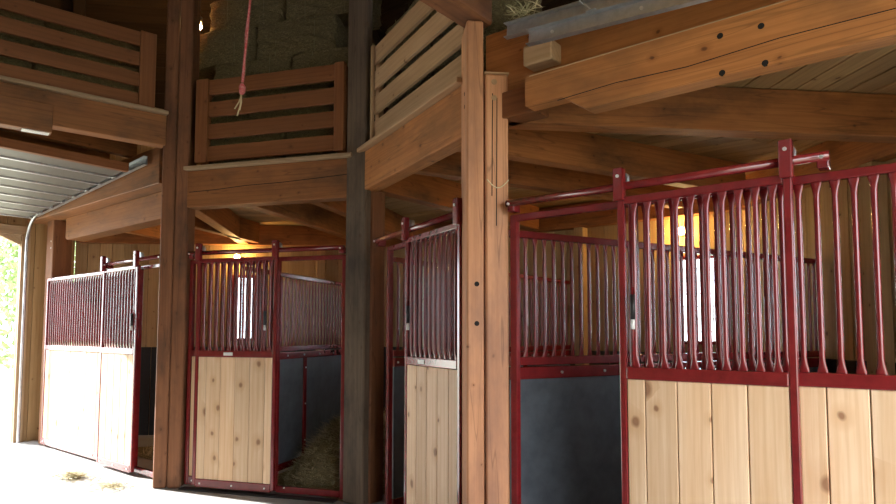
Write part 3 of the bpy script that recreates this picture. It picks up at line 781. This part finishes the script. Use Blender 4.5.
for row in range(3):
    for col in range(2):
        bale(p+d*(.62+1.0*col)-n*(.36+random.uniform(0, .04))+Vector((0, 0, 3.67+.415*row)), ang, 20+row*2+col, '%s hay bale behind the pale slatted railing, by the %s post' % (('lowest', 'second', 'topmost')[row], ('grey', 'pale orange')[col]), 'hay bales behind the pale railing')
p, d, n, L_ = side(180, 135); ang = math.atan2(d.y, d.x)
for row in range(2):
    for col in range(2):
        bale(p+d*(.35+1.0*col+.1*row)-n*(.36+random.uniform(0, .04))+Vector((0, 0, AISLE_CEIL+.27+.415*row)), ang, 30+row*2+col, '%s hay bale behind the long raised railing, %s' % (('lower', 'upper')[row], ('away from the posts', 'near the brown post')[col]), 'hay bales behind the raised railing')

# ------------------------------------------------------------------ twine hanging from a tie beam
tag(beam('tie_beam', Vector((0.30, OY-4.5, 6.40)), Vector((0.30, OY+4.5, 6.40)), .16, .22, 'roof', None, .006), 'dark tie beam across the roof space above the loft', 'beam')
rp = [Vector((.30, -.71, 6.30)), Vector((.30, -.71, 4.27)), Vector((.275, -.715, 4.0)), Vector((.245, -.72, 3.72)), Vector((.235, -.72, 3.62))]
tw = thing('hanging_twine', rp[0], 'pink and red baling twine hanging with a knotted frayed end', 'rope')
curve_obj('cord', rp, .010, 'twine', tw)
curve_obj('cord', [q+Vector((.012*math.sin(i*2), .012*math.cos(i*2), 0)) for i, q in enumerate(rp)], .006, 'twine', tw)
bm = bmesh.new(); bmesh.ops.create_uvsphere(bm, u_segments=12, v_segments=8, radius=.03)
for v in bm.verts: v.co = Vector((v.co.x*.9, v.co.y*.9, v.co.z*1.6))+Vector((random.gauss(0, .002), 0, random.gauss(0, .002)))
me = mesh_from_bm(bm, 'knot', True); me.materials.append(M['twine']); link('knot', me, None, Matrix.Translation((.232, -.72, 3.565)), tw)
for i, e in enumerate([(-.055, .0, -.17), (-.02, .0, -.13), (-.075, -.01, -.11)]):
    a = Vector((.225, -.72, 3.53)); e = Vector(e)
    tag(curve_obj('frayed_strand', [a, a+e*.5+Vector((.012, 0, -.01)), a+e], .005, 'straw1', tw), 'pale frayed strand')
# twine loop round the near post
lc = V(45)
loop = []
for i in range(25):
    tt = i/24; u = .16*(tt*2-1)
    loop.append(lc+n45*(PS+.006)+e45*(-.005+.145*tt)+Vector((0, 0, 2.66-.055*math.sin(math.pi*tt))))
tag(curve_obj('twine_loop', loop, .0035, 'straw1'), 'thin loop of pale twine slung on the pale orange post', 'string')

# ------------------------------------------------------------------ straw
def straw(name, pts_fn, count, ln, label, cat, mats=('straw1', 'straw2'), flat=.35, seed=1, wdt=.0035):
    rr = random.Random(seed); v, f = [], []
    for i in range(count):
        c = pts_fn(rr); a = rr.uniform(0, 6.283); l = rr.uniform(.4, 1)*ln
        dv = Vector((math.cos(a), math.sin(a), rr.uniform(-.1, flat))).normalized()*l
        s = Vector((-math.sin(a), math.cos(a), rr.uniform(-.6, .6))).normalized()*wdt
        m_ = c+dv*.5+Vector((0, 0, rr.uniform(0, .25)*l*flat)); b = len(v)
        v += [c-s, c+s, m_+s, m_-s, c+dv]; f += [(b, b+1, b+2, b+3), (b+3, b+2, b+4)]
    me = bpy.data.meshes.new(name); me.from_pydata([tuple(q) for q in v], [], f)
    me.materials.append(M[mats[0]]); me.materials.append(M[mats[1]])
    for i in range(0, len(f), 2):
        k = rr.random() < .4
        me.polygons[i].material_index = k; me.polygons[i+1].material_index = k
    return tag(link(name, me, None, Matrix.Identity(4)), label, cat, None, 'stuff')
def spot(x, y, rx, ry, hz):
    def fn(r):
        a, q = r.uniform(0, 6.283), abs(r.gauss(0, .45)); return Vector((x+rx*q*math.cos(a), y+ry*q*math.sin(a), .004+hz*max(0, 1-q)*r.random()))
    return fn
straw('straw_wisps', spot(-3.24, -.52, .34, .26, .06), 520, .12, 'small wisp of straw on the sunlit concrete floor', 'straw', seed=2)
straw('straw_wisps', spot(-2.50, -.42, .46, .26, .02), 420, .10, 'flat scatter of straw on the concrete near the brown double post', 'straw', flat=.12, seed=3)
straw('straw_wisps', spot(2.50, -.10, .14, .06, .03), 60, .16, 'stray straws on the steel track', 'straw', seed=4).matrix_basis = Matrix.Translation((0, -.06, 3.655))
# bedding mounds in the stalls
def mound(name, c, r, h, label, seed, n=5000):
    rr = random.Random(seed)
    def hgt(x, y):
        q = math.hypot((x-c[0])/r[0], (y-c[1])/r[1]); return h*max(0, 1-q*q)**1.2
    bm = bmesh.new(); bmesh.ops.create_grid(bm, x_segments=26, y_segments=26, size=1)
    for v in bm.verts:
        x, y = c[0]+v.co.x*r[0], c[1]+v.co.y*r[1]; v.co = Vector((x, y, max(.004, hgt(x, y)+rr.gauss(0, .012))))
    for i in range(n):
        a, q = rr.uniform(0, 6.283), math.sqrt(rr.random()); x, y = c[0]+r[0]*q*math.cos(a), c[1]+r[1]*q*math.sin(a)
        p0 = Vector((x, y, hgt(x, y)+.005)); b = rr.uniform(0, 6.283); l = rr.uniform(.05, .17)
        dv = Vector((math.cos(b), math.sin(b), rr.uniform(-.1, .55)))*l; s = Vector((-math.sin(b), math.cos(b), .3))*.0055
        f = bm.faces.new([bm.verts.new(p0-s), bm.verts.new(p0+s), bm.verts.new(p0+dv)]); f.material_index = 1 if rr.random() < .7 else 2
    me = mesh_from_bm(bm, name); me.materials.append(M['hay']); me.materials.append(M['straw1']); me.materials.append(M['straw2'])
    return tag(link(name, me, None, Matrix.Identity(4)), label, 'straw', None, 'stuff')
mound('straw_bedding', (-.80, 1.62), (.80, .92), .72, 'heap of straw bedding in the corner stall beside the knotty door', 11, 14000)
mound('straw_bedding', (1.0, 1.45), (.40, .8), .30, 'straw bedding in the narrow open stall beside the grey post', 12, 4000)
mound('straw_bedding', (3.6, 1.25), (.8, .7), .22, 'straw bedding on the floor of the near stall', 13, 3000)
mound('straw_bedding', (-3.6, 1.5), (.9, 1.0), .30, 'straw bedding in the stall beside the big doorway', 14, 3000)

# ------------------------------------------------------------------ trees beyond the doorway
def tree(P, h, r, seed, label):
    rr = random.Random(seed); P = Vector(P)
    t = thing('leafy_tree', P, label, 'tree')
    bm = bmesh.new(); bmesh.ops.create_cone(bm, cap_ends=True, segments=10, radius1=.16, radius2=.06, depth=h*.8)
    me = mesh_from_bm(bm, 'trunk', True); me.materials.append(M['bark']); link('trunk', me, None, Matrix.Translation(P+Vector((0, 0, h*.4))), t)
    v, f = [], []
    for i in range(3500):
        a, u, q = rr.uniform(0, 6.283), rr.uniform(-1, 1), rr.random()**.4
        s = math.sqrt(1-u*u); c = P+Vector((r*q*s*math.cos(a), r*q*s*math.sin(a), h*.55+h*.47*q*u))
        e1 = Vector((rr.gauss(0, 1), rr.gauss(0, 1), rr.gauss(0, 1))).normalized()*.11; e2 = e1.cross(Vector((rr.gauss(0, 1), rr.gauss(0, 1), rr.gauss(0, 1)))).normalized()*.06
        b = len(v); v += [c-e1, c+e2, c+e1, c-e2]; f.append((b, b+1, b+2, b+3))
    me = bpy.data.meshes.new('crown'); me.from_pydata([tuple(q) for q in v], [], f); me.materials.append(M['leaf'])
    tag(link('crown', me, None, Matrix.Identity(4), t), kind='stuff')
tree((-14.5, 3.0, -.14), 6.5, 2.0, 1, 'leafy green tree standing outside close to the big doorway')
tree((-19.8, 1.6, -.14), 8.0, 2.4, 2, 'taller leafy tree standing farther out beyond the big doorway')
tree((-22.0, 6.5, -.14), 9.0, 3.2, 3, 'broad leafy tree at the back beyond the big doorway')
tree((-12.5, -7.2, -.14), 7.5, 1.9, 4, 'unseen leafy tree added to shade the far side of the big doorway')  # out of view, added to keep sun off the doorway's far side
